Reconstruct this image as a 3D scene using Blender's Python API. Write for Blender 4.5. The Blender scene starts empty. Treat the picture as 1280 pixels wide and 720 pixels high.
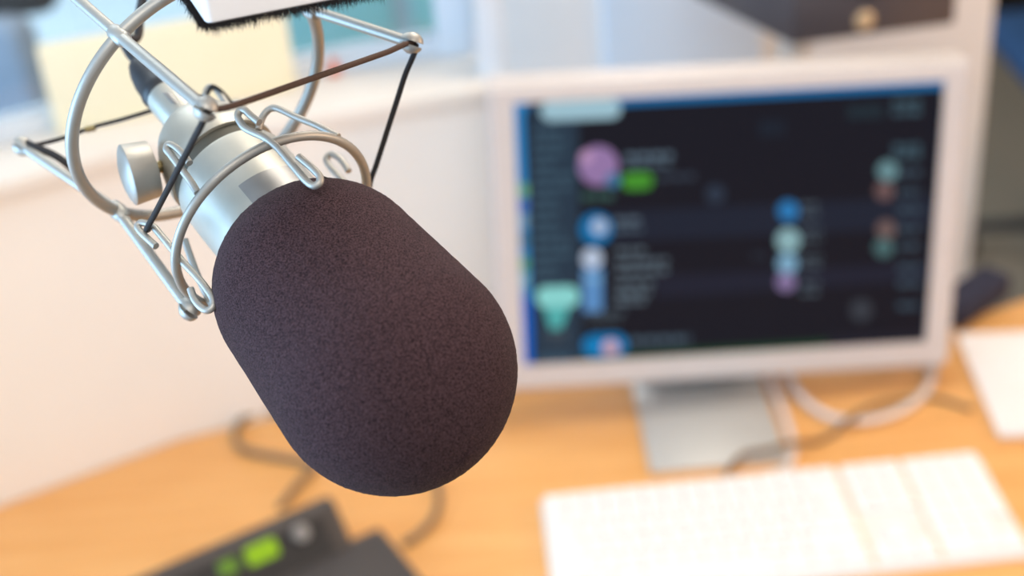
import bpy, bmesh, math, random
from mathutils import Vector as V, Matrix
random.seed(4)
scn = bpy.context.scene
col = scn.collection
PI = math.pi

# ------------------------------------------------------------------ camera
F = 1778.0                                   # focal length in pixels of a 1280 px frame (50 mm lens)
PITCH, ROLL = math.radians(29.9), math.radians(5.03)
EYE = V((0, 0, 1.63)); DESK = .744
_r0 = V((1, 0, 0)); _u0 = V((0, math.sin(PITCH), math.cos(PITCH))); FWD = V((0, math.cos(PITCH), -math.sin(PITCH)))
RGT = _r0*math.cos(ROLL) - _u0*math.sin(ROLL); UPV = _r0*math.sin(ROLL) + _u0*math.cos(ROLL)
cam = bpy.data.cameras.new('camera'); cam.lens = 50; cam.sensor_width = 36
co = bpy.data.objects.new('camera', cam); col.objects.link(co)
m = Matrix((RGT, UPV, -FWD)).transposed().to_4x4(); m.translation = EYE; co.matrix_world = m
cam.clip_start = .02; cam.clip_end = 60
cam.dof.use_dof = True; cam.dof.focus_distance = .5; cam.dof.aperture_fstop = 5.2
scn.camera = co

def ray(x, y): return RGT*((x-640)/F) - UPV*((y-360)/F) + FWD
def at(x, y, z): return EYE + ray(x, y)*z                        # the point seen at x, y, z metres in front of the lens
def onz(x, y, z=DESK): r = ray(x, y); return EYE + r*((z-EYE.z)/r.z)
def onpl(x, y, p, n): r = ray(x, y); return EYE + r*((p-EYE).dot(n)/r.dot(n))
def cv(x, y, z): return RGT*x - UPV*y + FWD*z                      # a direction given as right, down, forward
def px(p):
    q = p-EYE; z = q.dot(FWD); return 640+F*q.dot(RGT)/z, 360-F*q.dot(UPV)/z

# ------------------------------------------------------------------ materials
def lin(c): return tuple((v/12.92 if v <= .04045 else ((v+.055)/1.055)**2.4) for v in (k/255 for k in c))
def mat(name, rgb, rough=.5, metal=0, vary=.06, scale=40, bump=0, bscale=400, bdist=.0003, sheen=0, coat=0, emit=0, spec=None):
    M = bpy.data.materials.new(name); M.use_nodes = True; nt = M.node_tree; N = nt.nodes; L = nt.links
    b = N['Principled BSDF']; c = lin(rgb)
    tc = N.new('ShaderNodeTexCoord'); no = N.new('ShaderNodeTexNoise'); no.inputs['Scale'].default_value = scale; no.inputs['Detail'].default_value = 4
    L.new(tc.outputs['Object'], no.inputs['Vector'])
    mx = N.new('ShaderNodeMix'); mx.data_type = 'RGBA'
    mx.inputs['A'].default_value = (*[max(0, v*(1-vary)) for v in c], 1); mx.inputs['B'].default_value = (*[min(1, v*(1+vary)) for v in c], 1)
    L.new(no.outputs['Fac'], mx.inputs['Factor']); L.new(mx.outputs['Result'], b.inputs['Base Color'])
    b.inputs['Roughness'].default_value = rough; b.inputs['Metallic'].default_value = metal
    if spec is not None: b.inputs['Specular IOR Level'].default_value = spec
    b.inputs['Sheen Weight'].default_value = sheen; b.inputs['Coat Weight'].default_value = coat
    if emit: L.new(mx.outputs['Result'], b.inputs['Emission Color']); b.inputs['Emission Strength'].default_value = emit
    if bump:
        n2 = N.new('ShaderNodeTexNoise'); n2.inputs['Scale'].default_value = bscale; n2.inputs['Detail'].default_value = 3
        L.new(tc.outputs['Object'], n2.inputs['Vector'])
        bp = N.new('ShaderNodeBump'); bp.inputs['Strength'].default_value = bump; bp.inputs['Distance'].default_value = bdist
        L.new(n2.outputs['Fac'], bp.inputs['Height']); L.new(bp.outputs['Normal'], b.inputs['Normal'])
    return M
M = {}
def foam():
    W = bpy.data.materials.new('foam'); W.use_nodes = True; nt = W.node_tree; N = nt.nodes; L = nt.links; b = N['Principled BSDF']
    tc = N.new('ShaderNodeTexCoord'); no = N.new('ShaderNodeTexNoise'); no.inputs['Scale'].default_value = 1900; no.inputs['Detail'].default_value = 2
    cr = N.new('ShaderNodeValToRGB'); cr.color_ramp.elements[0].position = .36; cr.color_ramp.elements[0].color = (*lin((34, 25, 28)), 1)
    cr.color_ramp.elements[1].position = .66; cr.color_ramp.elements[1].color = (*lin((80, 60, 65)), 1)
    L.new(tc.outputs['Object'], no.inputs['Vector']); L.new(no.outputs['Fac'], cr.inputs['Fac']); L.new(cr.outputs['Color'], b.inputs['Base Color'])
    bp = N.new('ShaderNodeBump'); bp.inputs['Strength'].default_value = .58; bp.inputs['Distance'].default_value = .0006
    L.new(no.outputs['Fac'], bp.inputs['Height']); L.new(bp.outputs['Normal'], b.inputs['Normal'])
    b.inputs['Roughness'].default_value = .9; b.inputs['Specular IOR Level'].default_value = .08; b.inputs['Sheen Weight'].default_value = .03; b.inputs['Sheen Roughness'].default_value = .4
    return W
M['foam'] = foam()
M['silver'] = mat('satin_silver', (190, 187, 177), .46, .8, .04, 300, bump=.25, bscale=2500, bdist=.00005)
M['wire'] = mat('silver_wire', (172, 170, 164), .5, .65, .04, 300, bump=.2, bscale=2000, bdist=.00005)
M['plate'] = mat('brushed_plate', (152, 152, 152), .45, .9, .12, 120)
M['groove'] = mat('dark_groove', (92, 90, 82), .6, .5)
M['black'] = mat('black_rubber', (34, 36, 42), .5, vary=.15)
M['cordb'] = mat('black_cord', (34, 32, 34), .8, vary=.3, scale=900, bump=.8, bscale=1400)
M['cordr'] = mat('brown_cord', (74, 54, 44), .8, vary=.3, scale=900, bump=.8, bscale=1400)
M['brass'] = mat('brass', (150, 134, 96), .4, 1)
M['white'] = mat('white_plastic', (240, 238, 238), .35, vary=.02)
M['bristle'] = mat('bristle', (26, 22, 24), .9, vary=.3)
M['key'] = mat('white_key', (234, 232, 230), .4, vary=.02)
M['kbase'] = mat('keyboard_base', (224, 222, 219), .4, vary=.02)
M['groovec'] = mat('cream_groove', (228, 208, 172), .5)
M['bezel'] = mat('white_aluminium', (208, 200, 196), .45, .1, .03)
M['foot'] = mat('grey_aluminium', (188, 187, 184), .4, .35, .03)
M['wallw'] = mat('white_paint', (242, 238, 231), .7, vary=.02, scale=8)
M['wallb'] = mat('grey_paint', (230, 227, 226), .7, vary=.02, scale=8)
M['sill'] = mat('sill_paint', (232, 226, 218), .5, vary=.02, scale=8)
M['post'] = mat('cool_white_paint', (216, 224, 232), .5, vary=.02, scale=8)
M['paleblue'] = mat('pale_blue', (208, 222, 238), .6, vary=.02, scale=8)
M['frame'] = mat('window_frame_paint', (206, 218, 230), .45, vary=.02, scale=8)
M['carpet'] = mat('carpet', (132, 122, 106), .95, vary=.2, scale=300, bump=.6, bscale=300, bdist=.003)
M['ceil'] = mat('ceiling_paint', (240, 236, 230), .8, vary=.02)
M['console'] = mat('console_black', (60, 55, 54), .45, vary=.1)
M['consoled'] = mat('console_deck', (62, 58, 58), .5, vary=.1)
M['lcd'] = mat('green_lcd', (132, 176, 10), .3, vary=.05, emit=.10)
M['lcdd'] = mat('dim_green_lcd', (92, 130, 36), .3, vary=.1, emit=.1)
M['spk'] = mat('speaker_vinyl', (76, 70, 74), .36, vary=.12, scale=60)
M['cone'] = mat('speaker_cone', (20, 20, 24), .35, vary=.1)
M['tanmetal'] = mat('tan_metal', (214, 186, 148), .4, .3)
M['navy'] = mat('navy_cloth', (34, 36, 58), .8, vary=.15, scale=200)
M['paper'] = mat('paper', (226, 221, 219), .7, vary=.02)
M['yellow'] = mat('pale_yellow_card', (244, 236, 206), .7, vary=.05, scale=9)
M['cablew'] = mat('white_cable', (214, 204, 198), .5)
M['cableb'] = mat('brown_cable', (120, 92, 62), .6)
M['cableg'] = mat('grey_cable', (128, 106, 80), .6)
M['blue'] = mat('blue_fabric', (30, 70, 112), .85, vary=.2, scale=90)
M['grey'] = mat('grey_fabric', (142, 154, 170), .85, vary=.1, scale=90)
M['dark'] = mat('dark_plastic', (32, 30, 30), .5)
M['teal'] = mat('teal_paint', (140, 208, 216), .5, vary=.04)
M['pale'] = mat('pale_blue_laminate', (178, 200, 214), .5, vary=.03)
M['orange'] = mat('orange_plastic', (222, 110, 70), .4)
# wood: long grain along the desk
def wood():
    W = bpy.data.materials.new('light_wood'); W.use_nodes = True; nt = W.node_tree; N = nt.nodes; L = nt.links; b = N['Principled BSDF']
    tc = N.new('ShaderNodeTexCoord'); mp = N.new('ShaderNodeMapping'); mp.inputs['Scale'].default_value = (2.2, 24, 24); mp.inputs['Rotation'].default_value = (0, 0, -.5)
    no = N.new('ShaderNodeTexNoise'); no.inputs['Scale'].default_value = 2.2; no.inputs['Detail'].default_value = 6; no.inputs['Distortion'].default_value = .6
    cr = N.new('ShaderNodeValToRGB'); cr.color_ramp.elements[0].position = .3; cr.color_ramp.elements[0].color = (*lin((216, 154, 86)), 1)
    cr.color_ramp.elements[1].position = .72; cr.color_ramp.elements[1].color = (*lin((233, 178, 112)), 1)
    L.new(tc.outputs['Object'], mp.inputs['Vector']); L.new(mp.outputs['Vector'], no.inputs['Vector']); L.new(no.outputs['Fac'], cr.inputs['Fac'])
    L.new(cr.outputs['Color'], b.inputs['Base Color']); b.inputs['Roughness'].default_value = .42
    return W
M['wood'] = wood()
def glass():
    G = bpy.data.materials.new('clear_glass'); G.use_nodes = True; nt = G.node_tree; N = nt.nodes; L = nt.links
    for n in list(N): N.remove(n)
    o = N.new('ShaderNodeOutputMaterial'); t = N.new('ShaderNodeBsdfTransparent'); t.inputs['Color'].default_value = (.93, .96, .97, 1)
    g = N.new('ShaderNodeBsdfGlossy'); g.inputs['Roughness'].default_value = .02; f = N.new('ShaderNodeFresnel'); f.inputs['IOR'].default_value = 1.45
    x = N.new('ShaderNodeMixShader'); L.new(f.outputs['Fac'], x.inputs['Fac']); L.new(t.outputs[0], x.inputs[1]); L.new(g.outputs[0], x.inputs[2]); L.new(x.outputs[0], o.inputs['Surface'])
    return G
M['glass'] = glass()
_em = {}
def screen_mat(rgb):
    if rgb not in _em:
        E = bpy.data.materials.new('screen_colour'); E.use_nodes = True; b = E.node_tree.nodes['Principled BSDF']
        b.inputs['Base Color'].default_value = (.003, .003, .004, 1); b.inputs['Roughness'].default_value = .35; b.inputs['Specular IOR Level'].default_value = .08
        b.inputs['Emission Color'].default_value = (*[max(0, v-.004) for v in lin(rgb)], 1); b.inputs['Emission Strength'].default_value = .9
        _em[rgb] = E
    return _em[rgb]

# ------------------------------------------------------------------ mesh helpers
def smooth_path(pts, n=8, closed=False):
    pts = [V(p) for p in pts]; out = []; k = len(pts)
    segs = k if closed else k-1
    for i in range(segs):
        if closed: p0, p1, p2, p3 = (pts[(i+j-1) % k] for j in range(4))
        else: p0, p1, p2, p3 = pts[max(i-1, 0)], pts[i], pts[i+1], pts[min(i+2, k-1)]
        # centripetal Catmull-Rom keeps tight hooks from overshooting
        t0 = 0; t1 = t0+max((p1-p0).length, 1e-6)**.5; t2 = t1+max((p2-p1).length, 1e-6)**.5; t3 = t2+max((p3-p2).length, 1e-6)**.5
        for j in range(n):
            t = t1+(t2-t1)*j/n
            if p0 == p1: A1 = p1
            else: A1 = p0*((t1-t)/(t1-t0))+p1*((t-t0)/(t1-t0))
            A2 = p1*((t2-t)/(t2-t1))+p2*((t-t1)/(t2-t1))
            if p2 == p3: A3 = p2
            else: A3 = p2*((t3-t)/(t3-t2))+p3*((t-t2)/(t3-t2))
            B1 = A1*((t2-t)/(t2-t0))+A2*((t-t0)/(t2-t0)); B2 = A2*((t3-t)/(t3-t1))+A3*((t-t1)/(t3-t1))
            out.append(B1*((t2-t)/(t2-t1))+B2*((t-t1)/(t2-t1)))
    if not closed: out.append(pts[-1])
    return out
def tube(bm, path, r, seg=12, closed=False, caps=True):
    n = len(path); R = r if callable(r) else (lambda t: r)
    tan = []
    for i in range(n):
        a = path[(i-1) % n] if (closed or i > 0) else path[i]; b = path[(i+1) % n] if (closed or i < n-1) else path[i]
        tan.append((b-a).normalized())
    nrm = tan[0].orthogonal().normalized(); rings = []
    for i in range(n):
        if i: nrm = (nrm - tan[i]*nrm.dot(tan[i])).normalized()
        bi = tan[i].cross(nrm); rr = R(i/max(1, n-1))
        rings.append([bm.verts.new(path[i]+(nrm*math.cos(2*PI*k/seg)+bi*math.sin(2*PI*k/seg))*rr) for k in range(seg)])
    for i in range(n if closed else n-1):
        A, B = rings[i], rings[(i+1) % n]; sh = 0
        if closed and i == n-1: sh = min(range(seg), key=lambda s: (A[0].co-B[s].co).length)
        for k in range(seg): bm.faces.new((A[k], A[(k+1) % seg], B[(k+1+sh) % seg], B[(k+sh) % seg]))
    if caps and not closed: bm.faces.new(rings[0][::-1]); bm.faces.new(rings[-1])
    return bm
def lathe(bm, o, ax, prof, seg=64, cap0=True, cap1=True):
    ax = ax.normalized(); a = ax.orthogonal().normalized(); b = ax.cross(a); rings = []
    for s, r in prof:
        if r < 1e-6: rings.append([bm.verts.new(o+ax*s)])
        else: rings.append([bm.verts.new(o+ax*s+(a*math.cos(2*PI*k/seg)+b*math.sin(2*PI*k/seg))*r) for k in range(seg)])
    for A, B in zip(rings, rings[1:]):
        for k in range(seg):
            k2 = (k+1) % seg
            if len(A) == 1 and len(B) == 1: continue
            if len(A) == 1: bm.faces.new((A[0], B[k2], B[k]))
            elif len(B) == 1: bm.faces.new((A[k], A[k2], B[0]))
            else: bm.faces.new((A[k], A[k2], B[k2], B[k]))
    if cap0 and len(rings[0]) > 1: bm.faces.new(rings[0][::-1])
    if cap1 and len(rings[-1]) > 1: bm.faces.new(rings[-1])
    return bm
def box(bm, o, ex, ey, ez, bev=0, seg=3):
    """box from corner o along three edge vectors, edges rounded"""
    vs = [bm.verts.new(o+ex*i+ey*j+ez*k) for i in (0, 1) for j in (0, 1) for k in (0, 1)]
    fs = [bm.faces.new([vs[i] for i in q]) for q in ((0, 1, 3, 2), (4, 6, 7, 5), (0, 4, 5, 1), (2, 3, 7, 6), (0, 2, 6, 4), (1, 5, 7, 3))]
    if bev:
        es = list({e for f in fs for e in f.edges})
        bmesh.ops.bevel(bm, geom=es, offset=bev, segments=seg, affect='EDGES', profile=.5)
    return bm
def prism(bm, pts, d, bev=0, seg=2):
    """closed outline pts pushed along d"""
    A = [bm.verts.new(p) for p in pts]; B = [bm.verts.new(p+d) for p in pts]; n = len(pts)
    fs = [bm.faces.new(A), bm.faces.new(B[::-1])]+[bm.faces.new((A[i], B[i], B[(i+1) % n], A[(i+1) % n])) for i in range(n)]
    bmesh.ops.recalc_face_normals(bm, faces=fs)
    if bev: bmesh.ops.bevel(bm, geom=list({e for f in fs for e in f.edges}), offset=bev, segments=seg, affect='EDGES', profile=.5)
    return bm
def B(): return bmesh.new()
def tag(o, label=None, cat=None, group=None, kind=None):
    if label: o['label'] = label
    if cat: o['category'] = cat
    if group: o['group'] = group
    if kind: o['kind'] = kind
    return o
def thing(name, loc, label, cat, group=None):
    o = bpy.data.objects.new(name, None); o.empty_display_size = .02; col.objects.link(o); o.location = loc
    return tag(o, label, cat, group)
WL = {}
def obj(name, bm, material, parent=None, sharp=38):
    """one mesh object from world-space geometry, origin at its parent's base or at its own"""
    bmesh.ops.recalc_face_normals(bm, faces=bm.faces[:])
    me = bpy.data.meshes.new(name)
    vs = [v.co for v in bm.verts]
    base = V(((min(v.x for v in vs)+max(v.x for v in vs))/2, (min(v.y for v in vs)+max(v.y for v in vs))/2, min(v.z for v in vs)))
    bmesh.ops.translate(bm, verts=bm.verts[:], vec=-base)
    bm.to_mesh(me); bm.free()
    for p in me.polygons: p.use_smooth = True
    me.set_sharp_from_angle(angle=math.radians(sharp))
    for k in (material if isinstance(material, list) else [material]): me.materials.append(k)
    o = bpy.data.objects.new(name, me); col.objects.link(o)
    WL[o] = base
    if parent:
        o.parent = parent; o.location = base-WL.get(parent, V(parent.location))
    else: o.location = base
    return o

# ================================================================== SETTING
X, Y, Z = V((1, 0, 0)), V((0, 1, 0)), V((0, 0, 1))
def struct(name, bm, m_, parent=None):
    o = obj(name, bm, m_, parent)
    if not parent: o['kind'] = 'structure'
    return o
struct('floor', box(B(), V((-4, -1.5, -.1)), X*8, Y*8, Z*.1), M['carpet'])
struct('ceiling', box(B(), V((-4, -1.5, 2.7)), X*8, Y*8, Z*.1), M['ceil'])
struct('wall_far', box(B(), V((-4, 6.4, 0)), X*8, Y*.1, Z*2.7), M['wallb'])
struct('wall_right', box(B(), V((3.9, -1.5, 0)), X*.1, Y*7.9, Z*2.7), M['wallw'])
# low partition that bends round the desk, with a deep window sill on it
front = [V((-1.5, .68, 0)), V((-.548, 1.187, 0)), V((-.372, 1.282, 0)), V((-.15, 1.338, 0)), V((.012, 1.366, 0))]
back = [V((-1.56, .80, 0)), V((-.60, 1.30, 0)), V((-.41, 1.40, 0)), V((-.17, 1.472, 0)), V((.012, 1.508, 0))]
struct('wall_left', prism(B(), front+back[::-1], Z*1.07), M['wallw'])
lip = V((.004, -.010, 0))
struct('trim_1', prism(B(), [p+lip+Z*1.07 for p in front]+[p-lip+Z*1.07 for p in back[::-1]], Z*.02, .003), M['sill'])
struct('wall_back', box(B(), V((.012, 1.75, 0)), X*.643, Y*.09, Z*2.7, .004), M['wallb'])
struct('trim_2', box(B(), V((-.014, 1.372, 1.09)), X*.028, Y*.06, Z*1.61, .003), M['post'])
struct('pale_slab', box(B(), V((.145, 1.738, .6)), X*.205, Y*.0119, Z*1.6, .003), M['paleblue'])  # thin pale blue slab covering part of the back wall
# window above the sill: frame, glass
wpts = [p*.25+q*.75+Z*1.09 for p, q in zip(front, back)]
wb = B()
for a, b in zip(wpts[:-1], wpts[1:]):
    d = (b-a); n = V((-d.y, d.x, 0)).normalized()
    box(wb, a-n*.015, d, n*.03, Z*.022, .003)
    box(wb, a-n*.015+Z*1.4, d, n*.03, Z*.21, .003)
jd = (wpts[-1]-wpts[-2]).normalized(); jn = V((-jd.y, jd.x, 0))
box(wb, V((-.056, 1.440, 1.09)), X*.040, Y*.035, Z*1.61, .003)
win = struct('window_1', wb, M['frame'])
gb = B()
for a, b in zip(wpts[:-1], wpts[1:]):
    d = (b-a); n = V((-d.y, d.x, 0)).normalized(); e = d.normalized()*.001
    box(gb, a+e-n*.002+Z*.022, d-e*2, n*.004, Z*1.378)
g = obj('window_pane', gb, M['glass'], win)

# ================================================================== DESK
dk = [V((-1.45, .66, 0)), V((-.552, 1.183, 0)), V((-.372, 1.279, 0)), V((-.15, 1.335, 0)), V((.008, 1.363, 0)), V((.03, 1.375, 0)), V((.505, 1.375, 0)), V((.60, 1.412, 0)), V((1.5, 1.98, 0)),
      V((1.9, 1.3, 0)), V((1.2, .62, 0)), V((.6, .42, 0)), V((-.4, .42, 0)), V((-1.25, .30, 0))]
desk = thing('desk', (0, .9, 0), 'light orange wood studio desk carrying the monitor and keyboard', 'desk')
obj('desktop', prism(B(), [p+Z*(DESK-.03) for p in dk], Z*.03, .004), M['wood'], desk)
for x, y in ((-1.1, .6), (-.3, .55), (1.1, .75), (1.35, 1.7), (-.42, 1.1)):
    obj('leg', lathe(B(), V((x, y, 0)), Z, [(0, .03), (.01, .03), (.012, .022), (DESK-.03, .022)], 24), M['foot'], desk)

# ================================================================== MONITOR
yaw, tlt, rol = 0.0203, 0.1369, 0.0437
_ex = V((math.cos(yaw), math.sin(yaw), 0)); _nn = V((-math.sin(yaw), math.cos(yaw), 0)); _ez = Z*math.cos(tlt)+_nn*math.sin(tlt)
mex = _ex*math.cos(rol)-_ez*math.sin(rol); mez = _ez*math.cos(rol)+_ex*math.sin(rol); mny = mez.cross(mex)
if mny.y < 0: mny = -mny
sx0, sz0 = .026, .028; sx1, sz1 = sx0+0.4249, sz0+0.2815; MW, MH, MD = sx1+.026, sz1+.018, .046
MO = V((0.0057, 1.25, 0.8173))-mex*sx0-mez*sz0-mny*.004
mon = thing('monitor', V((.2, 1.26, DESK)), 'white flat screen monitor showing a dark web page, standing on the desk', 'monitor')
def P(u, v, d=0): return MO+mex*u+mez*v+mny*d
fb = B()
outer = [(0, 0), (MW, 0), (MW, MH), (0, MH)]; inner = [(sx0, sz0), (sx1, sz0), (sx1, sz1), (sx0, sz1)]
of = [fb.verts.new(P(u, v, .0)) for u, v in outer]; nf = [fb.verts.new(P(u, v, .001)) for u, v in inner]
nb = [fb.verts.new(P(u, v, .007)) for u, v in inner]; ob = [fb.verts.new(P(u, v, MD)) for u, v in outer]
for i in range(4):
    j = (i+1) % 4
    fb.faces.new((of[i], of[j], nf[j], nf[i])); fb.faces.new((nf[i], nf[j], nb[j], nb[i])); fb.faces.new((of[j], of[i], ob[i], ob[j]))
fb.faces.new(ob); fb.faces.new(nb)
bmesh.ops.recalc_face_normals(fb, faces=fb.faces[:])
bmesh.ops.bevel(fb, geom=[e for e in fb.edges if (e.verts[0] in of and e.verts[1] in of) or (e.verts[0] in of and e.verts[1] in ob) or (e.verts[0] in ob and e.verts[1] in of)], offset=.004, segments=3, affect='EDGES')
obj('casing', fb, M['bezel'], mon)
sb = B(); box(sb, P(sx0+.0004, sz0+.0004, .004), mex*(sx1-sx0-.0008), mez*(sz1-sz0-.0008), mny*.0025)
scr = obj('screen', sb, screen_mat((27, 27, 35)), mon)
# what the screen shows: flat patches of the page
ub = B(); umats = []; layer = [0]
def uv(x, y):
    q = onpl(x, y, P(0, 0, .004), mny)-MO
    return min(max(q.dot(mex), sx0+.0005), sx1-.0005), min(max(q.dot(mez), sz0+.0005), sz1-.0005)
def face(uvs, rgb):
    mm = screen_mat(rgb)
    if mm not in umats: umats.append(mm)
    layer[0] += 1; d = .0039-layer[0]*.000008
    f = ub.faces.new([ub.verts.new(P(u, v, d)) for u, v in uvs]); f.material_index = umats.index(mm)
def patch(x0, y0, x1, y1, rgb):
    face([uv(x0, y1), uv(x1, y1), uv(x1, y0), uv(x0, y0)], rgb)
def quad(pts, rgb): face([uv(*p) for p in pts], rgb)
def pill(x0, y0, x1, y1, rgb, slope=-.04):
    r = (y1-y0)/2; cx0, cx1, cy = x0+r, x1-r, (y0+y1)/2; pts = []
    for k in range(13): a = PI/2+PI*k/12; pts.append((cx0+r*math.cos(a), cy-r*math.sin(a)-slope*0))
    for k in range(13): a = -PI/2+PI*k/12; pts.append((cx1+r*math.cos(a), cy-r*math.sin(a)+slope*(cx1-cx0)))
    quad(pts, rgb)
def disc(x, y, r, rgb): quad([(x+r*math.cos(2*PI*k/24), y-r*math.sin(2*PI*k/24)) for k in range(24)], rgb)
rt = random.Random(7)
def words(x0, x1, y, rgb, h=5):
    x = x0
    while x < x1-3:
        w = min(rt.uniform(6, 16), x1-x); patch(x, y-h/2-.04*(x-x0), x+w, y+h/2-.04*(x+w-x0), rgb); x += w+3
face([(sx0+.0005, sz1-.0085), (sx1-.0005, sz1-.0085), (sx1-.0005, sz1-.0005), (sx0+.0005, sz1-.0005)], (26, 112, 172))
face([(sx0+.0005, sz0+.0005), (sx0+.0095, sz0+.0005), (sx0+.0095, sz1-.0005), (sx0+.0005, sz1-.0005)], (50, 136, 200))
quad([(640, 372), (663, 370), (668, 470), (640, 470)], (12, 98, 200))
for yy, c in ((238, (110, 170, 130)), (256, (70, 110, 190)), (276, (120, 160, 190)), (300, (70, 120, 150)), (330, (90, 160, 110)), (350, (120, 180, 200))): patch(648, yy-8, 660, yy+8, c)
quad([(661, 128), (722, 126), (727, 462), (666, 464)], (42, 58, 74))
quad([(727, 266), (1168, 246), (1166, 284), (727, 304)], (33, 38, 52)); quad([(820, 345), (1166, 328), (1165, 350), (820, 372)], (34, 36, 50))
quad([(725, 445), (1035, 425), (1035, 438), (725, 462)], (34, 66, 44)); quad([(1035, 420), (1162, 414), (1162, 430), (1035, 440)], (36, 36, 46))
pill(676, 126, 776, 151, (160, 196, 210)); disc(748, 207, 25, (150, 120, 168)); disc(733, 196, 8, (190, 150, 190)); disc(766, 225, 9, (70, 120, 160))
for y in range(165, 350, 14): words(668, 668+rt.uniform(25, 52), y, (66, 92, 108), 6)
words(782, 842, 196, (98, 118, 134), 7); words(782, 838, 207, (80, 98, 112), 6); pill(777, 216, 816, 237, (70, 146, 46)); words(822, 872, 222, (56, 66, 80), 7); words(728, 768, 246, (60, 94, 88), 9)
disc(745, 286, 20, (4, 116, 176)); disc(749, 283, 10, (172, 188, 214)); words(768, 804, 276, (92, 108, 122), 7); words(768, 802, 287, (80, 96, 110), 6)
disc(740, 323, 13, (186, 200, 222)); quad([(728, 336), (753, 335), (753, 389), (729, 390)], (92, 142, 196)); patch(729, 345, 752, 352, (120, 170, 210))
for x1, y in ((808, 314), (834, 328), (834, 340), (816, 356), (812, 368), (806, 377)): words(770, x1, y, (98, 114, 126), 6)
words(736, 780, 392, (74, 86, 96), 6); words(736, 774, 402, (66, 78, 86), 6)
pill(670, 358, 724, 384, (140, 214, 210)); quad([(680, 384), (712, 383), (702, 410), (688, 411)], (84, 176, 174)); words(684, 708, 416, (78, 86, 92), 6); words(684, 708, 426, (72, 80, 88), 5)
words(676, 716, 448, (66, 92, 110), 9)
pill(728, 418, 784, 446, (16, 124, 186)); disc(763, 434, 10, (204, 164, 176)); words(788, 862, 426, (74, 92, 106), 9)
disc(985, 263, 13, (44, 120, 180)); disc(985, 300, 15, (140, 178, 184)); disc(984, 329, 13, (124, 168, 196)); disc(982, 352, 12, (134, 116, 158))
for y in (256, 268, 288, 300, 322, 332, 354, 366): words(1001, 1026, y, (82, 96, 106), 5)
disc(894, 242, 12, (46, 56, 72)); disc(1076, 387, 14, (56, 60, 68)); words(940, 964, 320, (44, 50, 62), 7); words(1060, 1104, 140, (36, 50, 58), 16); words(950, 980, 160, (32, 40, 52), 20)
for y in (128, 140, 184, 194): words(1116, 1150, y, (66, 90, 102), 8)
disc(1109, 213, 13, (104, 140, 146)); disc(1105, 238, 12, (108, 84, 84)); disc(1107, 286, 12, (110, 90, 88)); disc(1104, 309, 12, (74, 106, 108))
for y in (216, 240, 262, 286, 308, 334, 354, 382): words(1122, 1150, y, (62, 80, 94), 8)
obj('screen_page', ub, umats, scr)
# aluminium foot, neck
f0, f1, f2, f3 = onz(790, 478, DESK), onz(818, 590, DESK), onz(984, 582, DESK), onz(952, 470, DESK)
fl_, fr_, yb, yf = .122, .262, 1.335, 1.140
ft = B()
prof = [(yf, .0), (yf, .005), (1.318, .005), (1.325, .009), (1.316, .12), (1.312, .24), (1.317, .24), (1.322, .12), (1.335, .0)]
prism(ft, [V((fl_, y, DESK+z)) for y, z in prof], X*(fr_-fl_), .0015)
obj('stand', ft, M['foot'], mon)
obj('hinge', lathe(B(), V((.15, 1.293, .965)), X, [(0, .018), (.08, .018)], 24), M['foot'], mon)

# ================================================================== KEYBOARD
kb = thing('keyboard', V((.226, 1.05, DESK)), 'full size white keyboard lying on the desk in front of the monitor', 'keyboard')
ko = V((.0095, 1.105, DESK)); kw, kd = .434, .146; ka = .022
kx = V((math.cos(ka), math.sin(ka), 0)); ky = V((math.sin(ka), -math.cos(ka), 0)); kz = Z
kbm = B()
prism(kbm, [ko+ky*kd, ko+ky*kd+kz*.006, ko+ky*.002+kz*.011, ko+kz*.009, ko], kx*kw, .0018)
obj('body', kbm, M['kbase'], kb)
U = .019
for gx in (.2915, .3535): obj('groove', box(B(), ko+kx*(gx-.0012)+kz*.0098+ky*.003, kx*.0035, ky*(kd-.006)-kz*.005, kz*.0022, .0004, 1), M['groovec'], kb)
def key_mesh(w):
    b = B(); hw, hd = w/2-.0003, .0112
    lo = [V((-hw, -hd, 0)), V((hw, -hd, 0)), V((hw, hd, 0)), V((-hw, hd, 0))]
    hi = [V((-hw+.0005, -hd+.0005, .005)), V((hw-.0005, -hd+.0005, .005)), V((hw-.0005, hd-.0005, .005)), V((-hw+.0005, hd-.0005, .005))]
    a = [b.verts.new(p) for p in lo]; c = [b.verts.new(p) for p in hi]
    for i in range(4): b.faces.new((a[i], a[(i+1) % 4], c[(i+1) % 4], c[i]))
    t = b.faces.new(c); b.faces.new(a[::-1])
    bmesh.ops.bevel(b, geom=list(t.edges), offset=.0007, segments=2, affect='EDGES')
    me = bpy.data.meshes.new('key'); bmesh.ops.recalc_face_normals(b, faces=b.faces[:]); b.to_mesh(me); b.free()
    for p in me.polygons: p.use_smooth = True
    me.set_sharp_from_angle(angle=math.radians(40)); me.materials.append(M['key']); return me
kmesh = {}
slope = math.atan2(.005, kd)
Kr = Matrix((kx, -ky, kz)).transposed().to_4x4() @ Matrix.Rotation(slope, 4, 'X')
def key(x, row, w):
    w = round(w, 5)
    if w not in kmesh: kmesh[w] = key_mesh(w)
    d = .0125+row*U*1.2
    k = bpy.data.objects.new('key', kmesh[w]); col.objects.link(k); k.parent = kb
    p = ko+kx*(x+w/2)+ky*d+kz*(.0110-.005*d/kd)
    mw = Kr.copy(); mw.translation = p-kb.location; k.matrix_local = mw
mainrows = [[1]*14+[1.0], [1]*13+[2], [1.5]+[1]*12+[1.5], [1.75]+[1]*11+[2.25], [2.25]+[1]*10+[2.75], [1.5, 1.25, 1.5, 6.5, 1.5, 1.25, 1.5]]
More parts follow.
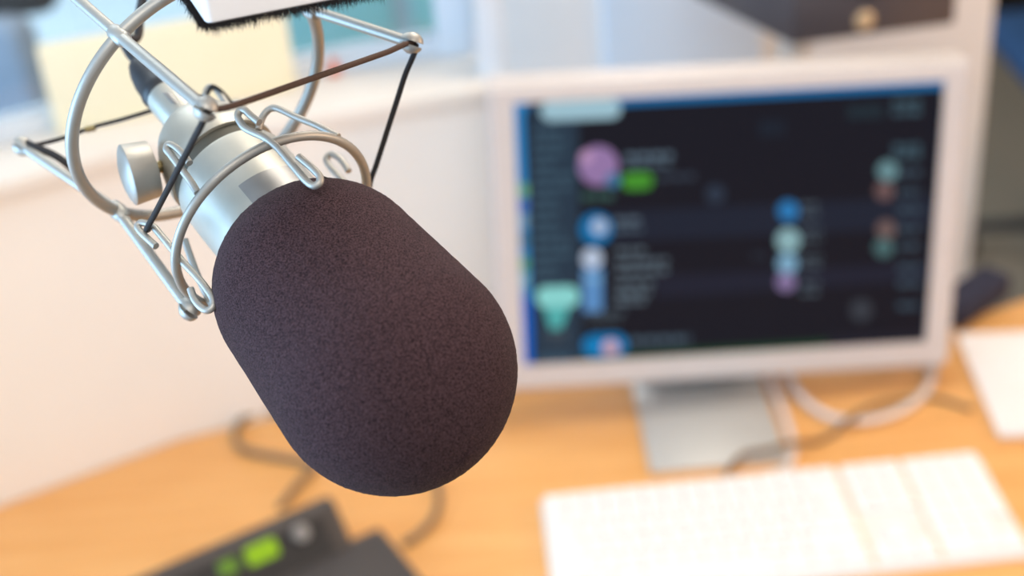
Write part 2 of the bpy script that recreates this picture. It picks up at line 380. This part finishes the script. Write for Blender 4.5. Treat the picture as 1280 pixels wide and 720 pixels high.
for r_, row in enumerate(mainrows):
    tot = sum(row); x = .004
    for w in row: key(x, r_, w*.285/tot); x += w*.285/tot
for r_, row in enumerate(((0, 1, 2), (0, 1, 2), (0, 1, 2), (), (1,), (0, 1, 2))):
    for k in row: key(.2955+k*U*.98, r_, U*.98)
for r_, row in enumerate(((0, 1, 2, 3), (0, 1, 2, 3), (0, 1, 2, 3), (0, 1, 2, 3), (0, 1, 2), (0, 2, 3))):
    for k in row:
        w = U*.97*(2 if (r_ == 5 and k == 0) else 1); key(.3565+k*U*.97-.001, r_, w)

# ================================================================== CONSOLE (black desk unit with green displays)
ca = onz(180, 716, DESK+.05); cb = onz(410, 617, DESK+.05)
cu = (ca-cb); cu.z = 0; cu.normalize(); cvw = V((-cu.y, cu.x, 0))
if cvw.y > 0: cvw = -cvw
c0 = V((cb.x, cb.y, DESK))
con = thing('desk_console', c0+cu*.13, 'black desk console with raised display bar and two green displays, under the microphone', 'console')
def cp(a, v, z): return c0+cu*a+cvw*v+Z*z
hp = [(0, .0), (0, .046), (.004, .052), (.013, .053), (.018, .050), (.048, .016), (.048, .0)]
obj('display_bar', prism(B(), [cp(0, v, z) for v, z in hp], cu*.30, .005, 4), M['console'], con)
dp = [(.036, .0), (.036, .018), (.060, .017), (.150, .010), (.158, .0)]
dd = B(); prism(dd, [cp(-.032, v, z) for v, z in dp], cu*.342, .004); obj('deck', dd, M['consoled'], con)
fp = cp(0, .018, .050); fn = (cp(0, .048, .016)-fp).cross(cu).normalized()
if fn.dot(FWD) > 0: fn = -fn
fd = (cp(0, .048, .016)-fp).normalized()
def facept(x, y): return onpl(x, y, fp, fn)
def lcd(x, y, w, h, mm):
    c = facept(x, y); pts = []
    for (sx, sy, a0) in ((1, 1, 0), (-1, 1, 90), (-1, -1, 180), (1, -1, 270)):
        for k in range(5):
            a = math.radians(a0+k*22.5); r = .0035; pts.append(c+cu*(sx*(w/2-r)+r*math.cos(a))+fd*(sy*(h/2-r)+r*math.sin(a))-fn*.001)
    return obj('display', prism(B(), pts, fn*.0028, .0003, 1), mm, con)
fpb = B(); q0 = fp+fd*.005+fn*.0002
prism(fpb, [q0+cu*.018, q0+cu*.29, q0+cu*.29+fd*.036, q0+cu*.018+fd*.036], fn*.0006)
obj('face_panel', fpb, M['dark'], con)
lcd(327, 690, .031, .018, M['lcd']); lcd(285, 709, .018, .014, M['lcdd'])
obj('knob', lathe(B(), facept(375, 667)-fn*.001, fn, [(0, .0085), (.006, .0085), (.0075, .0078), (.008, 0)], 32), M['plate'], con)

# ================================================================== PAPER, NAVY CASE
pc = onz(1250, 545, DESK+.004); pt = onz(1196, 418, DESK+.004); pc.z = pt.z = DESK
pl = (pt-pc); pr = V((pl.y, -pl.x, 0)).normalized()
pp = thing('paper_stack', pc+pl*.5+pr*.13, 'stack of white paper sheets lying at the right end of the desk', 'paper')
for k in range(3):
    j = V((rt.uniform(-.002, .002), rt.uniform(-.002, .002), 0)) if k else V()
    obj('sheet', box(B(), pc+j+Z*(.0004+.0022*k), pl, pr*.27, Z*.0018, .0006, 1), M['paper'], pp)
n0 = V((.500, 1.348, DESK)); nx = V((.78, .62, 0)).normalized(); ny = V((-nx.y, nx.x, 0))
nv = thing('navy_case', n0+nx*.03, 'dark navy soft case at the back edge of the desk behind the paper', 'case')
obj('body', box(B(), n0-ny*.0+Z*.0003, nx*.105, ny*.045, Z*.030, .008, 4), M['navy'], nv)
obj('flap', box(B(), n0+Z*.0295-ny*.001+nx*.004, nx*.097, ny*.040, Z*.004, .0018, 3), M['navy'], nv)

# ================================================================== DESK CABLES
def cable(name, pts, r, mm, label, cat='cable', lift=True):
    path = smooth_path(pts, 10)
    return tag(obj(name, tube(B(), path, r, 10), mm), label, cat)
def dpts(l, r): return [onz(x, y, DESK+r)+Z*h for (x, y, *q) in l for h in [q[0] if q else 0.0002]]
cable('coiled_cable', dpts([(350, 634), (372, 606), (392, 583), (378, 577), (340, 570), (304, 561), (294, 543), (308, 522), (340, 514), (400, 518), (470, 540), (525, 572), (548, 612), (544, 645), (524, 668), (505, 680)], .004), .004, M['cableg'], 'grey brown cable looping on the desk behind the black console')
cable('screen_cable', [V((.30, 1.342, DESK+.0042)), V((.276, 1.300, DESK+.0042)), V((.274, 1.24, DESK+.0042)), V((.273, 1.19, DESK+.0042)), V((.270, 1.158, DESK+.0042)), V((.256, 1.126, DESK+.0042)), V((.232, 1.116, DESK+.0042))], .004, M['cablew'], 'white cable running past the right side of the monitor foot')
cable('looped_cable', dpts([(985, 468), (1005, 500), (1040, 522), (1085, 526), (1130, 512), (1158, 488), (1166, 462), (1158, 452)], .0045), .0045, M['cablew'], 'white cable looping on the desk under the right corner of the monitor')
cable('brown_cable', dpts([(908, 606), (912, 588, .001), (930, 576, .008), (960, 571, .009), (988, 566, .012), (1030, 549), (1075, 526, .0125), (1120, 500), (1165, 497), (1215, 512)], .0028), .0028, M['cableb'], 'thin brown cable curving from the keyboard to the right of the monitor foot')
cb_ = onz(1160, 461, DESK); 
tag(obj('cable_plug', lathe(B(), cb_+Z*.0088+V((-.0, .012, 0)), V((.1, -1, 0)), [(0, .005), (.002, .0078), (.018, .0082), (.022, .006), (.026, .0045)], 20), M['foot']), 'small grey plug on the desk below the lower right corner of the monitor', 'plug')

# ================================================================== SPEAKER ON ITS STAND
s0 = V((.3135, 1.402, 1.085)); sR = V((.156, .020, 0)).normalized(); sB = V((-sR.y, sR.x, 0))
sB = (sB*.93+V((-.37, .93, 0))*.30).normalized(); sB = V((-sR.y, sR.x, 0))
st = thing('speaker_stand', V((.34, 1.51, 0)), 'slim white speaker stand behind the desk carrying the dark loudspeaker', 'stand')
obj('base', lathe(B(), V((.34, 1.51, 0)), Z, [(0, .13), (.012, .13), (.016, .125), (.02, .03)], 48), M['wallw'], st)
obj('pole', lathe(B(), V((.34, 1.51, .018)), Z, [(0, .018), (1.057, .018)], 24), M['wallw'], st)
obj('top_plate', box(B(), V((.30, 1.47, 1.073)), X*.08, Y*.09, Z*.0115, .002), M['wallw'], st)
sp = thing('loudspeaker', s0+sR*.085+sB*.09, 'dark brown box loudspeaker with round driver above the monitor', 'loudspeaker')
SW, SD, SH = .180, .20, .29
yawS = .42
sB2 = V((-.385, .923, 0)); sR2 = V((.993, .117, 0)).normalized()
obj('cabinet', box(B(), s0, sR2*SW, sB2*SD, Z*SH, .004), M['spk'], sp)
sfn = V((sR2.y, -sR2.x, 0))
drv = onpl(1085, 3, s0, sfn)
def on_front(a, z): return s0+sR2*a+Z*z
da = (drv-s0).dot(sR2)
obj('front_panel', box(B(), on_front(.006, .006)+sfn*.001, sR2*(SW-.012), -sfn*.002, Z*(SH-.012), .001), M['spk'], sp)
wc = on_front(da+.004, .098)
woof = obj('woofer', lathe(B(), wc+sfn*.0008, sfn, [(0, .054), (.004, .053), (.005, .047), (.002, .043), (.0005, .018), (.0006, .0)], 48), M['cone'], sp)
obj('dust_cap', lathe(B(), wc+sfn*.0012, sfn, [(0, .015), (.003, .014), (.006, .008), (.007, 0)], 32), M['cone'], woof)
obj('tan_disc', lathe(B(), onpl(1080, 25, s0, sfn)+sfn*.0008, sfn, [(0, .0105), (.001, .0105), (.003, .007), (.0035, 0)], 32), M['tanmetal'], sp)  # small tan disc set on the speaker front
tw = on_front(SW/2, .22)
obj('tweeter', lathe(B(), tw+sfn*.0008, sfn, [(0, .03), (.003, .029), (.002, .014), (.006, .010), (.008, 0)], 40), M['cone'], sp)

# ================================================================== THINGS ON THE SILL AND BEYOND THE GLASS
ya, yb_ = onz(72, 168, 1.0905), onz(372, 111, 1.0905)
yd = yb_-ya; yn = V((-yd.y, yd.x, 0)).normalized()
ylh = onpl(55, 62, ya, yn).z-1.0905
yb2 = B(); box(yb2, ya, yd, yn*.022, Z*ylh, .002)
ybx = tag(obj('card_box', yb2, M['yellow']), 'long pale yellow card box standing on the window sill behind the microphone', 'box')
op = onz(418, 92, 1.0905)
tag(obj('push_button', lathe(B(), op, Z, [(0, .007), (.004, .007), (.005, .0055), (.014, .005), (.017, .003), (.018, 0)], 20), M['orange']), 'small orange red knob lying on the window sill right of the yellow box', 'knob')
# next room: table, chair, cabinet
tb = thing('side_table', V((-.95, 2.75, 0)), 'pale blue table in the room beyond the window', 'table')
obj('table_top', box(B(), V((-1.95, 2.50, .70)), X*1.45, Y*1.0, Z*.03, .005), M['pale'], tb)
for x, y in ((-1.9, 2.56), (-.56, 2.56), (-1.9, 3.42), (-.56, 3.42)): obj('leg', box(B(), V((x, y, 0)), X*.04, Y*.04, Z*.7, .004), M['pale'], tb)
def chair(c, face_a, mm, label, h=1.0, seat=.46, bm_=None):
    t = thing('office_chair', c, label, 'chair')
    fx = V((math.cos(face_a), math.sin(face_a), 0)); sx = V((-fx.y, fx.x, 0))
    obj('seat', box(B(), c-fx*.24-sx*.24+Z*seat, fx*.48, sx*.48, Z*.07, .03, 4), mm, t)
    bb = B(); box(bb, c-fx*.29-sx*.23+Z*(seat+.14), fx*.06-Z*.0, sx*.46, Z*(h-seat-.14)-fx*.06, .025, 4)
    obj('backrest', bb, bm_ or mm, t)
    obj('back_post', tube(B(), smooth_path([c-fx*.1+Z*(seat-.01), c-fx*.30+Z*(seat), c-fx*.315+Z*(seat+.1), c-fx*.33+Z*(seat+.25)], 6), .018, 10), M['dark'], t)
    obj('column', lathe(B(), c+Z*.09, Z, [(0, .03), (.2, .03), (.2, .02), (seat-.085, .02)], 20), M['dark'], t)
    for k in range(5):
        a = face_a+.63+2*PI*k/5; e = V((math.cos(a), math.sin(a), 0))
        lg = obj('leg', tube(B(), [c+Z*.11, c+e*.16+Z*.095, c+e*.29+Z*.075], lambda q: .022-.008*q, 10), M['dark'], t)
        obj('caster', lathe(B(), c+e*.29-V((-e.y, e.x, 0))*.015+Z*.027, V((-e.y, e.x, 0)), [(0, .024), (.004, .027), (.026, .027), (.03, .024)], 16), M['dark'], lg)
    return t
gc = V((-.79, 2.16, 0))
gch = chair(gc, 1.45, M['grey'], 'grey office chair standing beyond the window at the left', 1.06, .46)
obj('headrest', box(B(), gc+V((-.02, -.32, 1.045)), X*.24, Y*.07, Z*.10, .025, 4), M['dark'], gch)
chair(V((1.305, 2.70, 0)), -1.6, M['blue'], 'office chair with blue seat and dark back at far right behind the desk', .95, .46, M['dark'])
tcab = thing('teal_cabinet', V((-.2, 2.6, 0)), 'teal two door cabinet in the room beyond the window, right of the yellow box', 'cabinet')
obj('body', box(B(), V((-.36, 2.40, 0)), X*.42, Y*.38, Z*1.02, .004), M['pale'], tcab)
for k in (0, 1):
    dr = obj('door', box(B(), V((-.355+k*.222, 2.385, .02)), X*.19, Y*.016, Z*.96, .003), M['teal'], tcab)
    obj('handle', box(B(), V((-.19+k*.066, 2.374, .7)), X*.008, Y*.012, Z*.1, .002), M['foot'], dr)
db = thing('dark_cabinet', V((2.2, 4.6, 0)), 'dark low cabinet at the far right behind the blue chair', 'cabinet')
obj('body', box(B(), V((1.35, 4.3, 0)), X*1.6, Y*.5, Z*.8, .01), M['dark'], db)
for k in range(3): obj('door', box(B(), V((1.37+k*.525, 4.285, .03)), X*.505, Y*.016, Z*.74, .004), M['dark'], db)

# ================================================================== MICROPHONE
AX = cv(-1.17, -1.25, 1).normalized()                 # from the foam tip towards the cable
C1 = at(491, 463, .49)                               # centre of the round foam end
def ax(s): return C1+AX*s
mic = thing('microphone', ax(.0), 'large silver studio microphone with dark foam windscreen held in the wire mount', 'microphone')
fo = B(); prof = [(-.043, 0)]
for k in range(1, 25):
    a = PI/2*k/24; prof.append((-.043*math.cos(a), .043*math.sin(a)))
for k in range(1, 8): prof.append((.0445*k/8, .043-.003*k/8))
for k in range(0, 19):
    a = PI/2*k/24; prof.append((.0445+.040*math.sin(a), .040*math.cos(a)))
prof = [q for q in prof if not (q[0] > .05 and q[1] < .0245)]+[(.0755, .0241), (.070, .0238)]
lathe(fo, C1, AX, prof, 160, cap1=False)
bmesh.ops.subdivide_edges(fo, edges=[e for e in fo.edges if e.calc_length() > .0012], cuts=1, use_grid_fill=True)
rf = random.Random(2)
fo.normal_update()
for v in fo.verts: v.co += v.normal*rf.gauss(0, .00006)
obj('foam_windscreen', fo, M['foam'], mic, sharp=180)
obj('body', lathe(B(), C1, AX, [(.045, .0234), (.1105, .0234), (.1118, .0230), (.1122, .0222), (.1123, .0212)], 96), M['silver'], mic)
obj('groove_ring', lathe(B(), C1, AX, [(.1115, .0213), (.1186, .0213)], 96), M['groove'], mic)
obj('top_housing', lathe(B(), C1, AX, [(.1182, .0212), (.1184, .0226), (.120, .0228), (.125, .0222), (.131, .0208), (.137, .0188), (.1415, .0166), (.1445, .0142), (.146, .0118), (.1465, .0084)], 96), M['silver'], mic)
xlr = obj('connector', lathe(B(), C1, AX, [(.144, .0081), (.1665, .0081), (.168, .0078)], 48), M['silver'], mic)
obj('latch', box(B(), ax(.156)+(-FWD+AX*FWD.dot(AX)).normalized()*.0077+RGT*.0015, AX*.008, RGT*.003, -FWD*.0018, .0005, 2), M['plate'], xlr)
obj('cable_boot', lathe(B(), C1, AX, [(.167, .0076), (.168, .0083), (.172, .0085), (.173, .0079), (.180, .0075), (.186, .0064), (.191, .0046), (.193, .0026)], 40), M['black'], mic)
# name plate wrapped on the body near the foam
npb = B()
nearv = (-FWD+AX*FWD.dot(AX)).normalized(); sidev = AX.cross(nearv)
if sidev.dot(RGT) < 0: sidev = -sidev
def cyl(s, a, r): return ax(s)+(nearv*math.cos(a)+sidev*math.sin(a))*r
def cylpx(x, y, r=.0236):
    best = None
    for i in range(41):
        for j in range(61):
            s = .06+.06*i/40; a = -1.5+3.0*j/60; q = px(cyl(s, a, r)); e = (q[0]-x)**2+(q[1]-y)**2
            if best is None or e < best[0]: best = (e, s, a)
    return best[1:]
s_a, a_a = cylpx(298, 232); s_b, a_b = cylpx(368, 209)
ns = 24; s_lo = s_a-.0125
rows = []
for s, r in ((s_a, .0232), (s_a, .0239), (s_lo, .0239), (s_lo, .0232)):
    rows.append([npb.verts.new(cyl(s, a_a+(a_b-a_a)*k/ns, r)) for k in range(ns+1)])
for q in range(3):
    for k in range(ns): npb.faces.new((rows[q][k], rows[q][k+1], rows[q+1][k+1], rows[q+1][k]))
npb.faces.new([rows[q][0] for q in range(4)]); npb.faces.new([rows[q][ns] for q in range(4)][::-1])
obj('name_plate', npb, M['plate'], mic)
# cable leaving the boot upwards
mc = [ax(.192), ax(.200), ax(.206)+UPV*.003, at(170, 48, .598), at(175, 15, .60), at(186, -30, .60), at(215, -110, .60), at(250, -220, .60)]
cable('microphone_cable', mc, .0020, M['black'], 'black cable rising from the rear end of the microphone')

# ================================================================== SHOCK MOUNT
RC, RR = cv(-.121, -.0733, .555)+EYE, .0559; RN = cv(-1.5, -1.4, 1).normalized()
LC, LR = cv(-.0885, -.0235, .53)+EYE, .0404
def circle(c, n, r, k=96):
    a = n.orthogonal().normalized(); b = n.cross(a)
    return [c+(a*math.cos(2*PI*i/k)+b*math.sin(2*PI*i/k))*r for i in range(k)]
def nearest(pts, x, y): return min(pts, key=lambda p: (px(p)[0]-x)**2+(px(p)[1]-y)**2)
sm = thing('shock_mount', RC-Z*.07, 'silver wire shock mount with black elastic cords around the microphone', 'microphone mount')
ringp = circle(RC, RN, RR, 128); obj('outer_ring', tube(B(), ringp, .0025, 14, True), M['wire'], sm)
loopp = circle(LC, AX, LR, 96); obj('inner_ring', tube(B(), loopp, .0018, 14, True), M['wire'], sm)
def dep(p): return (p-EYE).dot(FWD)
n1, n2, n3 = nearest(ringp, 148, 42), nearest(ringp, 397, 9), nearest(ringp, 147, 264)
n4 = RC*2-n1
t1, t2, t3 = at(258, 137, dep(n1)-.062), at(516, 54, dep(n2)-.030), at(238, 388, dep(n3)-.030)
b1, b2, b3 = at(52, -40, dep(n1)+.03), n2+AX*.045+(n2-RC).normalized()*.02, at(27, 182, dep(n3)+.035)
t4, b4 = n4-AX*.055+(n4-RC).normalized()*.012, n4+AX*.045+(n4-RC).normalized()*.015
for n_, t_, b_ in ((n1, t1, b1), (n2, t2, b2), (n3, t3, b3), (n4, t4, b4)):
    path = [b_+(n_-b_)*(k/10) for k in range(10)]+[n_]+[n_+(t_-n_)*(k/10) for k in range(1, 11)]
    rod = obj('rod', tube(B(), path, .0022, 14), M['wire'], sm)
    cl = (t_-n_).normalized(); cl2 = (n_-b_).normalized()
    cj = (cl+cl2).normalized()
    obj('joint', lathe(B(), n_-cj*.0055, cj, [(0, .0019), (.0015, .0030), (.0055, .0035), (.0095, .0030), (.011, .0019)], 24), M['wire'], rod)
    for tip, dr in ((t_, cl), (b_, -cl2)):
        # slotted head: two cheeks with a slot between
        hb = B()
        sd = dr.cross(RGT*.4+FWD).normalized()
        for sg in (1, -1):
            hv = []
            lathe(hb, tip-dr*.003+sd*sg*.0004, dr, [(-.002, .0021), (0, .0032), (.002, .0038), (.004, .0036), (.0058, .0027), (.0067, .0013), (.007, 0)], 20)
            nv_ = hb.verts[-1:]
            bmesh.ops.bisect_plane(hb, geom=[g_ for g_ in hb.verts[:]+hb.edges[:]+hb.faces[:] if all((vv.co-tip).dot(sd)*sg > -.004 and not getattr(vv, 'tag', False) for vv in (g_.verts if hasattr(g_, 'verts') else [g_]))],
                                   plane_co=tip+sd*sg*.0008, plane_no=sd*sg, clear_inner=True) if sg == 1 else None
            if sg == 1:
                for vv in hb.verts: vv.tag = True
        # keep the second cheek on its own side too
        g2 = [vv for vv in hb.verts if not vv.tag]
        es2 = {e for vv in g2 for e in vv.link_edges}; fs2 = {f_ for vv in g2 for f_ in vv.link_faces}
        bmesh.ops.bisect_plane(hb, geom=g2+list(es2)+list(fs2), plane_co=tip-sd*.0008, plane_no=-sd, clear_inner=True)
        bmesh.ops.holes_fill(hb, edges=hb.edges[:], sides=0)
        obj('slotted_head', hb, M['wire'], rod)
nvw = (FWD-AX*FWD.dot(AX)).normalized()
def hook(pts, cross=None, off=0, r=.00135, name='hook'):
    if cross:
        p0 = nearest(loopp, *cross)
    else: p0 = LC
    p0 = p0+nvw*off
    q = [onpl(x, y, p0, nvw) for x, y, *z in pts]
    q = [a-FWD*(w[2] if len(w) > 2 else 0) for a, w in zip(q, pts)]
    return obj(name, tube(B(), smooth_path(q, 7), r, 10), M['wire'], sm)
hook([(324, 153), (314, 145), (306, 138), (300, 138), (297, 145), (300, 152), (306, 160), (332, 173), (347, 185), (366, 207), (386, 229), (393, 232), (399, 229), (400, 222), (394, 214), (384, 205), (373, 196)], (342, 182), -.0022)
hook([(423, 171), (396, 157), (369, 146), (348, 136), (341, 135), (335, 138), (329, 145), (325, 155), (323, 162)], (415, 169), .0022)
hook([(436, 214), (428, 202), (420, 195), (413, 193), (408, 198), (410, 205), (423, 220), (436, 234), (447, 247)], (461, 232), .012)
hook([(195, 308), (184, 298), (176, 290), (172, 283), (175, 279), (182, 279), (191, 283), (201, 294), (215, 311), (228, 327), (245, 345), (258, 361), (266, 374), (266, 383), (260, 388), (251, 384), (243, 374), (238, 361)], (222, 330), -.001)
hook([(231, 300), (237, 318), (246, 342), (255, 362), (262, 376), (266, 383)], (234, 364), .010)
hook([(247, 241), (239, 228), (228, 213), (213, 193), (208, 186), (210, 181), (216, 182), (224, 188), (232, 197), (237, 204)], (250, 248), -.001)
hook([(308, 172), (297, 153), (286, 134), (276, 119), (268, 110), (261, 109), (257, 116), (259, 124), (266, 134)], None, .020)
# elastic cords
def cord(pts, mm, r=.0011): return obj('elastic_cord', tube(B(), smooth_path(pts, 8), r, 10), mm, sm)
h4 = onpl(184, 286, nearest(loopp, 222, 330), nvw)
e1 = t1-UPV*.0035-RGT*.001
cord([h4+FWD*.002, h4-FWD*.0012-UPV*.0005]+[h4+(e1-h4)*(k/6) for k in range(1, 7)]+[t1-UPV*.001, t1+FWD*.002], M['cordb'])
c12 = [t1+RGT*.001, t1+RGT*.005+UPV*.0004]+[t1+RGT*.005+(t2-(t1+RGT*.005))*(k/6) for k in range(1, 6)]+[t2+FWD*0, t2+RGT*.0012-UPV*.0012]
cord(c12, M['cordr'])
h3 = onpl(462, 232, nearest(loopp, 461, 232)+nvw*.012, nvw)
cord([t2+RGT*.0012-UPV*.0004, t2+RGT*.0008-UPV*.003]+[t2+(h3-t2)*(k/6)-UPV*.003*(1-k/6) for k in range(1, 6)]+[h3, h3-UPV*.012], M['cordb'], .0011)
h1 = onpl(400, 221, nearest(loopp, 342, 182)+nvw*.012, nvw)
cord([h1, at(412, 225, dep(h1)+.004), at(428, 229, dep(h1)+.006)], M['cordb'], .0007)
rb = at(190, 138, dep(b3)-.0)
cord([b3+RGT*.0-UPV*.0, at(45, 181, dep(b3)), at(84, 171, dep(b3)), at(112, 160, dep(b3)), at(150, 150, dep(b3)), rb, at(230, 126, dep(b3)), at(258, 118, dep(b3)-.005), at(265, 108, dep(b3)-.008), at(275, 113, dep(b3)-.008), at(290, 130, dep(b3)-.008)], M['cordb'], .0009)
cord([b3+UPV*.0018-FWD*.001, at(45, 184, dep(b3)-.004), at(66, 193, dep(b3)-.007), at(84, 205, dep(b3)-.010), at(100, 222, dep(b3)-.010)], M['cordb'], .0016)
obj('cord_clip', tube(B(), [at(107, 162, dep(b3)), at(119, 159.5, dep(b3))], .0014, 12), M['brass'], sm)
# thumb screw on the left of the housing
kc = at(175, 215, .541); kq = (at(204, 207, .545)-at(164, 217, .540)).normalized()
kq = (kq+FWD*-.04).normalized()
scw = obj('clamp_screw', lathe(B(), kc+kq*.0065, kq, [(0, .0022)]+[(.0008*k, .0022 if k % 2 else .0026) for k in range(1, 9)]+[(.010, .0022)], 20), M['brass'], sm)
obj('thumb_knob', lathe(B(), kc, kq, [(-.0074, 0), (-.0069, .006), (-.0058, .0100), (-.0050, .0116), (-.0046, .0119), (.0048, .0110), (.0053, .0106), (.0054, .0080), (.0066, .0042), (.0070, 0)], 56), M['wire'], scw)

# ================================================================== WHITE FLAG BOX WITH BRISTLES, AND THE POLE THAT CARRIES EVERYTHING
wc0 = at(258, 31, .46); wl = V((-.0168, .0295, 0)).normalized(); wr = V((.036, .0126, 0)).normalized()
wl = V((-wr.y, wr.x, 0))
fg = thing('microphone_flag', wc0+wl*.03+wr*.03, 'white rounded box with black bristly lower edge hanging above the microphone', 'box')
bx = B(); vs = [bx.verts.new(wc0+wl*i*.060+wr*j*.060+Z*k*.05) for i in (0, 1) for j in (0, 1) for k in (0, 1)]
for q in ((0, 1, 3, 2), (4, 6, 7, 5), (0, 4, 5, 1), (2, 3, 7, 6), (0, 2, 6, 4), (1, 5, 7, 3)): bx.faces.new([vs[i] for i in q])
ve = [e for e in bx.edges if abs(e.verts[0].co.z-e.verts[1].co.z) > .01]
bmesh.ops.bevel(bx, geom=ve, offset=.0028, segments=6, affect='EDGES', profile=.5)
bmesh.ops.bevel(bx, geom=[e for e in bx.edges if abs(e.verts[0].co.z-e.verts[1].co.z) < 1e-6 and len(e.link_faces) == 2 and e.calc_face_angle(0) > 1], offset=.0005, segments=2, affect='EDGES')
obj('shell', bx, M['white'], fg)
br = B(); rb_ = random.Random(5)
prism(br, [wc0+wl*.002+wr*.002-Z*.0008, wc0+wl*.058+wr*.002-Z*.0008, wc0+wl*.058+wr*.058-Z*.0008, wc0+wl*.002+wr*.058-Z*.0008], Z*.0016)
for k in range(6500):
    e = rb_.random()*.06; d = abs(rb_.gauss(0, .0022))-.0016; sdn = rb_.choice((0, 0, 0, 1, 1, 1, 2, 3))
    if sdn == 0: p = wc0+wr*e+wl*d
    elif sdn == 1: p = wc0+wl*e+wr*d
    elif sdn == 2: p = wc0+wl*.06+wr*e-wl*d
    else: p = wc0+wr*.06+wl*e-wr*d
    if (p-wc0).dot(wl) < .0012 and (p-wc0).dot(wr) < .0012: p += (wl+wr)*.001
    dn = V((rb_.gauss(0, .35), rb_.gauss(0, .35), -1)).normalized(); L_ = rb_.uniform(.0012, .0056)*(.6+.4*rb_.random())
    a = dn.orthogonal().normalized(); b = dn.cross(a); w = rb_.uniform(.00008, .00013)
    v = [br.verts.new(p+(a*math.cos(2*PI*i/3)+b*math.sin(2*PI*i/3))*w) for i in range(3)]; tpv = br.verts.new(p+dn*L_)
    for i in range(3): br.faces.new((v[i], v[(i+1) % 3], tpv))
tag(obj('bristle_fringe', br, M['bristle'], fg), 'black bristly fringe', kind='stuff')
rtop = max(ringp, key=lambda p: p.z)
pole = thing('microphone_pole', rtop+Z*.0, 'silver pole above the frame carrying the microphone mount from the ceiling', 'pole')
obj('pole_tube', tube(B(), [rtop+Z*.012, rtop+Z*.3, V((rtop.x, rtop.y, 2.699))], .008, 20), M['wire'], pole)
obj('clamp', lathe(B(), rtop-Z*.004, Z, [(0, .004), (.004, .007), (.014, .010), (.02, .010), (.022, .008)], 24), M['wire'], pole)

# ================================================================== LIGHT
def area(name, loc, target, sx, sy, power, rgb):
    l = bpy.data.lights.new(name, 'AREA'); l.shape = 'RECTANGLE'; l.size = sx; l.size_y = sy; l.energy = power; l.color = rgb
    o = bpy.data.objects.new(name, l); col.objects.link(o); o.location = loc
    o.rotation_euler = (V(target)-V(loc)).to_track_quat('-Z', 'Y').to_euler(); return o
area('daylight_window', (-2.3, .30, 1.12), (0, .5, 1.35), 1.7, 1.6, 105, (.36, .66, 1.0))
area('overhead_light', (.35, 1.46, 2.66), (.35, 1.46, 0), .6, .6, 19, (1.0, .91, .78))
area('warm_fill', (2.4, .6, 1.9), (0, .6, 1.3), .5, .5, 26, (1.0, .66, .42))  # added warm fill for the foam's right side, no lamp stands there
area('overhead_light', (-1.0, 2.9, 2.66), (-1.0, 2.9, 0), 1.2, .6, 42, (.93, .97, 1.0))
area('overhead_light', (-.8, 1.75, 2.66), (-.6, 2.8, .6), 1.0, .3, 14, (.93, .97, 1.0))  # added fill for upright faces in the next room, no fixture there
area('overhead_light', (-.2, -.6, 2.66), (-.2, .2, 1.2), 1.2, .6, 24, (1.0, .91, .80))
wd = bpy.data.worlds.new('daylight'); scn.world = wd; wd.use_nodes = True
bg = wd.node_tree.nodes['Background']; bg.inputs['Color'].default_value = (.92, .95, 1.0, 1); bg.inputs['Strength'].default_value = .58

scn.view_settings.view_transform = 'Standard'; scn.view_settings.look = 'None'; scn.view_settings.gamma = 1; scn.view_settings.exposure = .07
scn.view_settings.use_curve_mapping = False
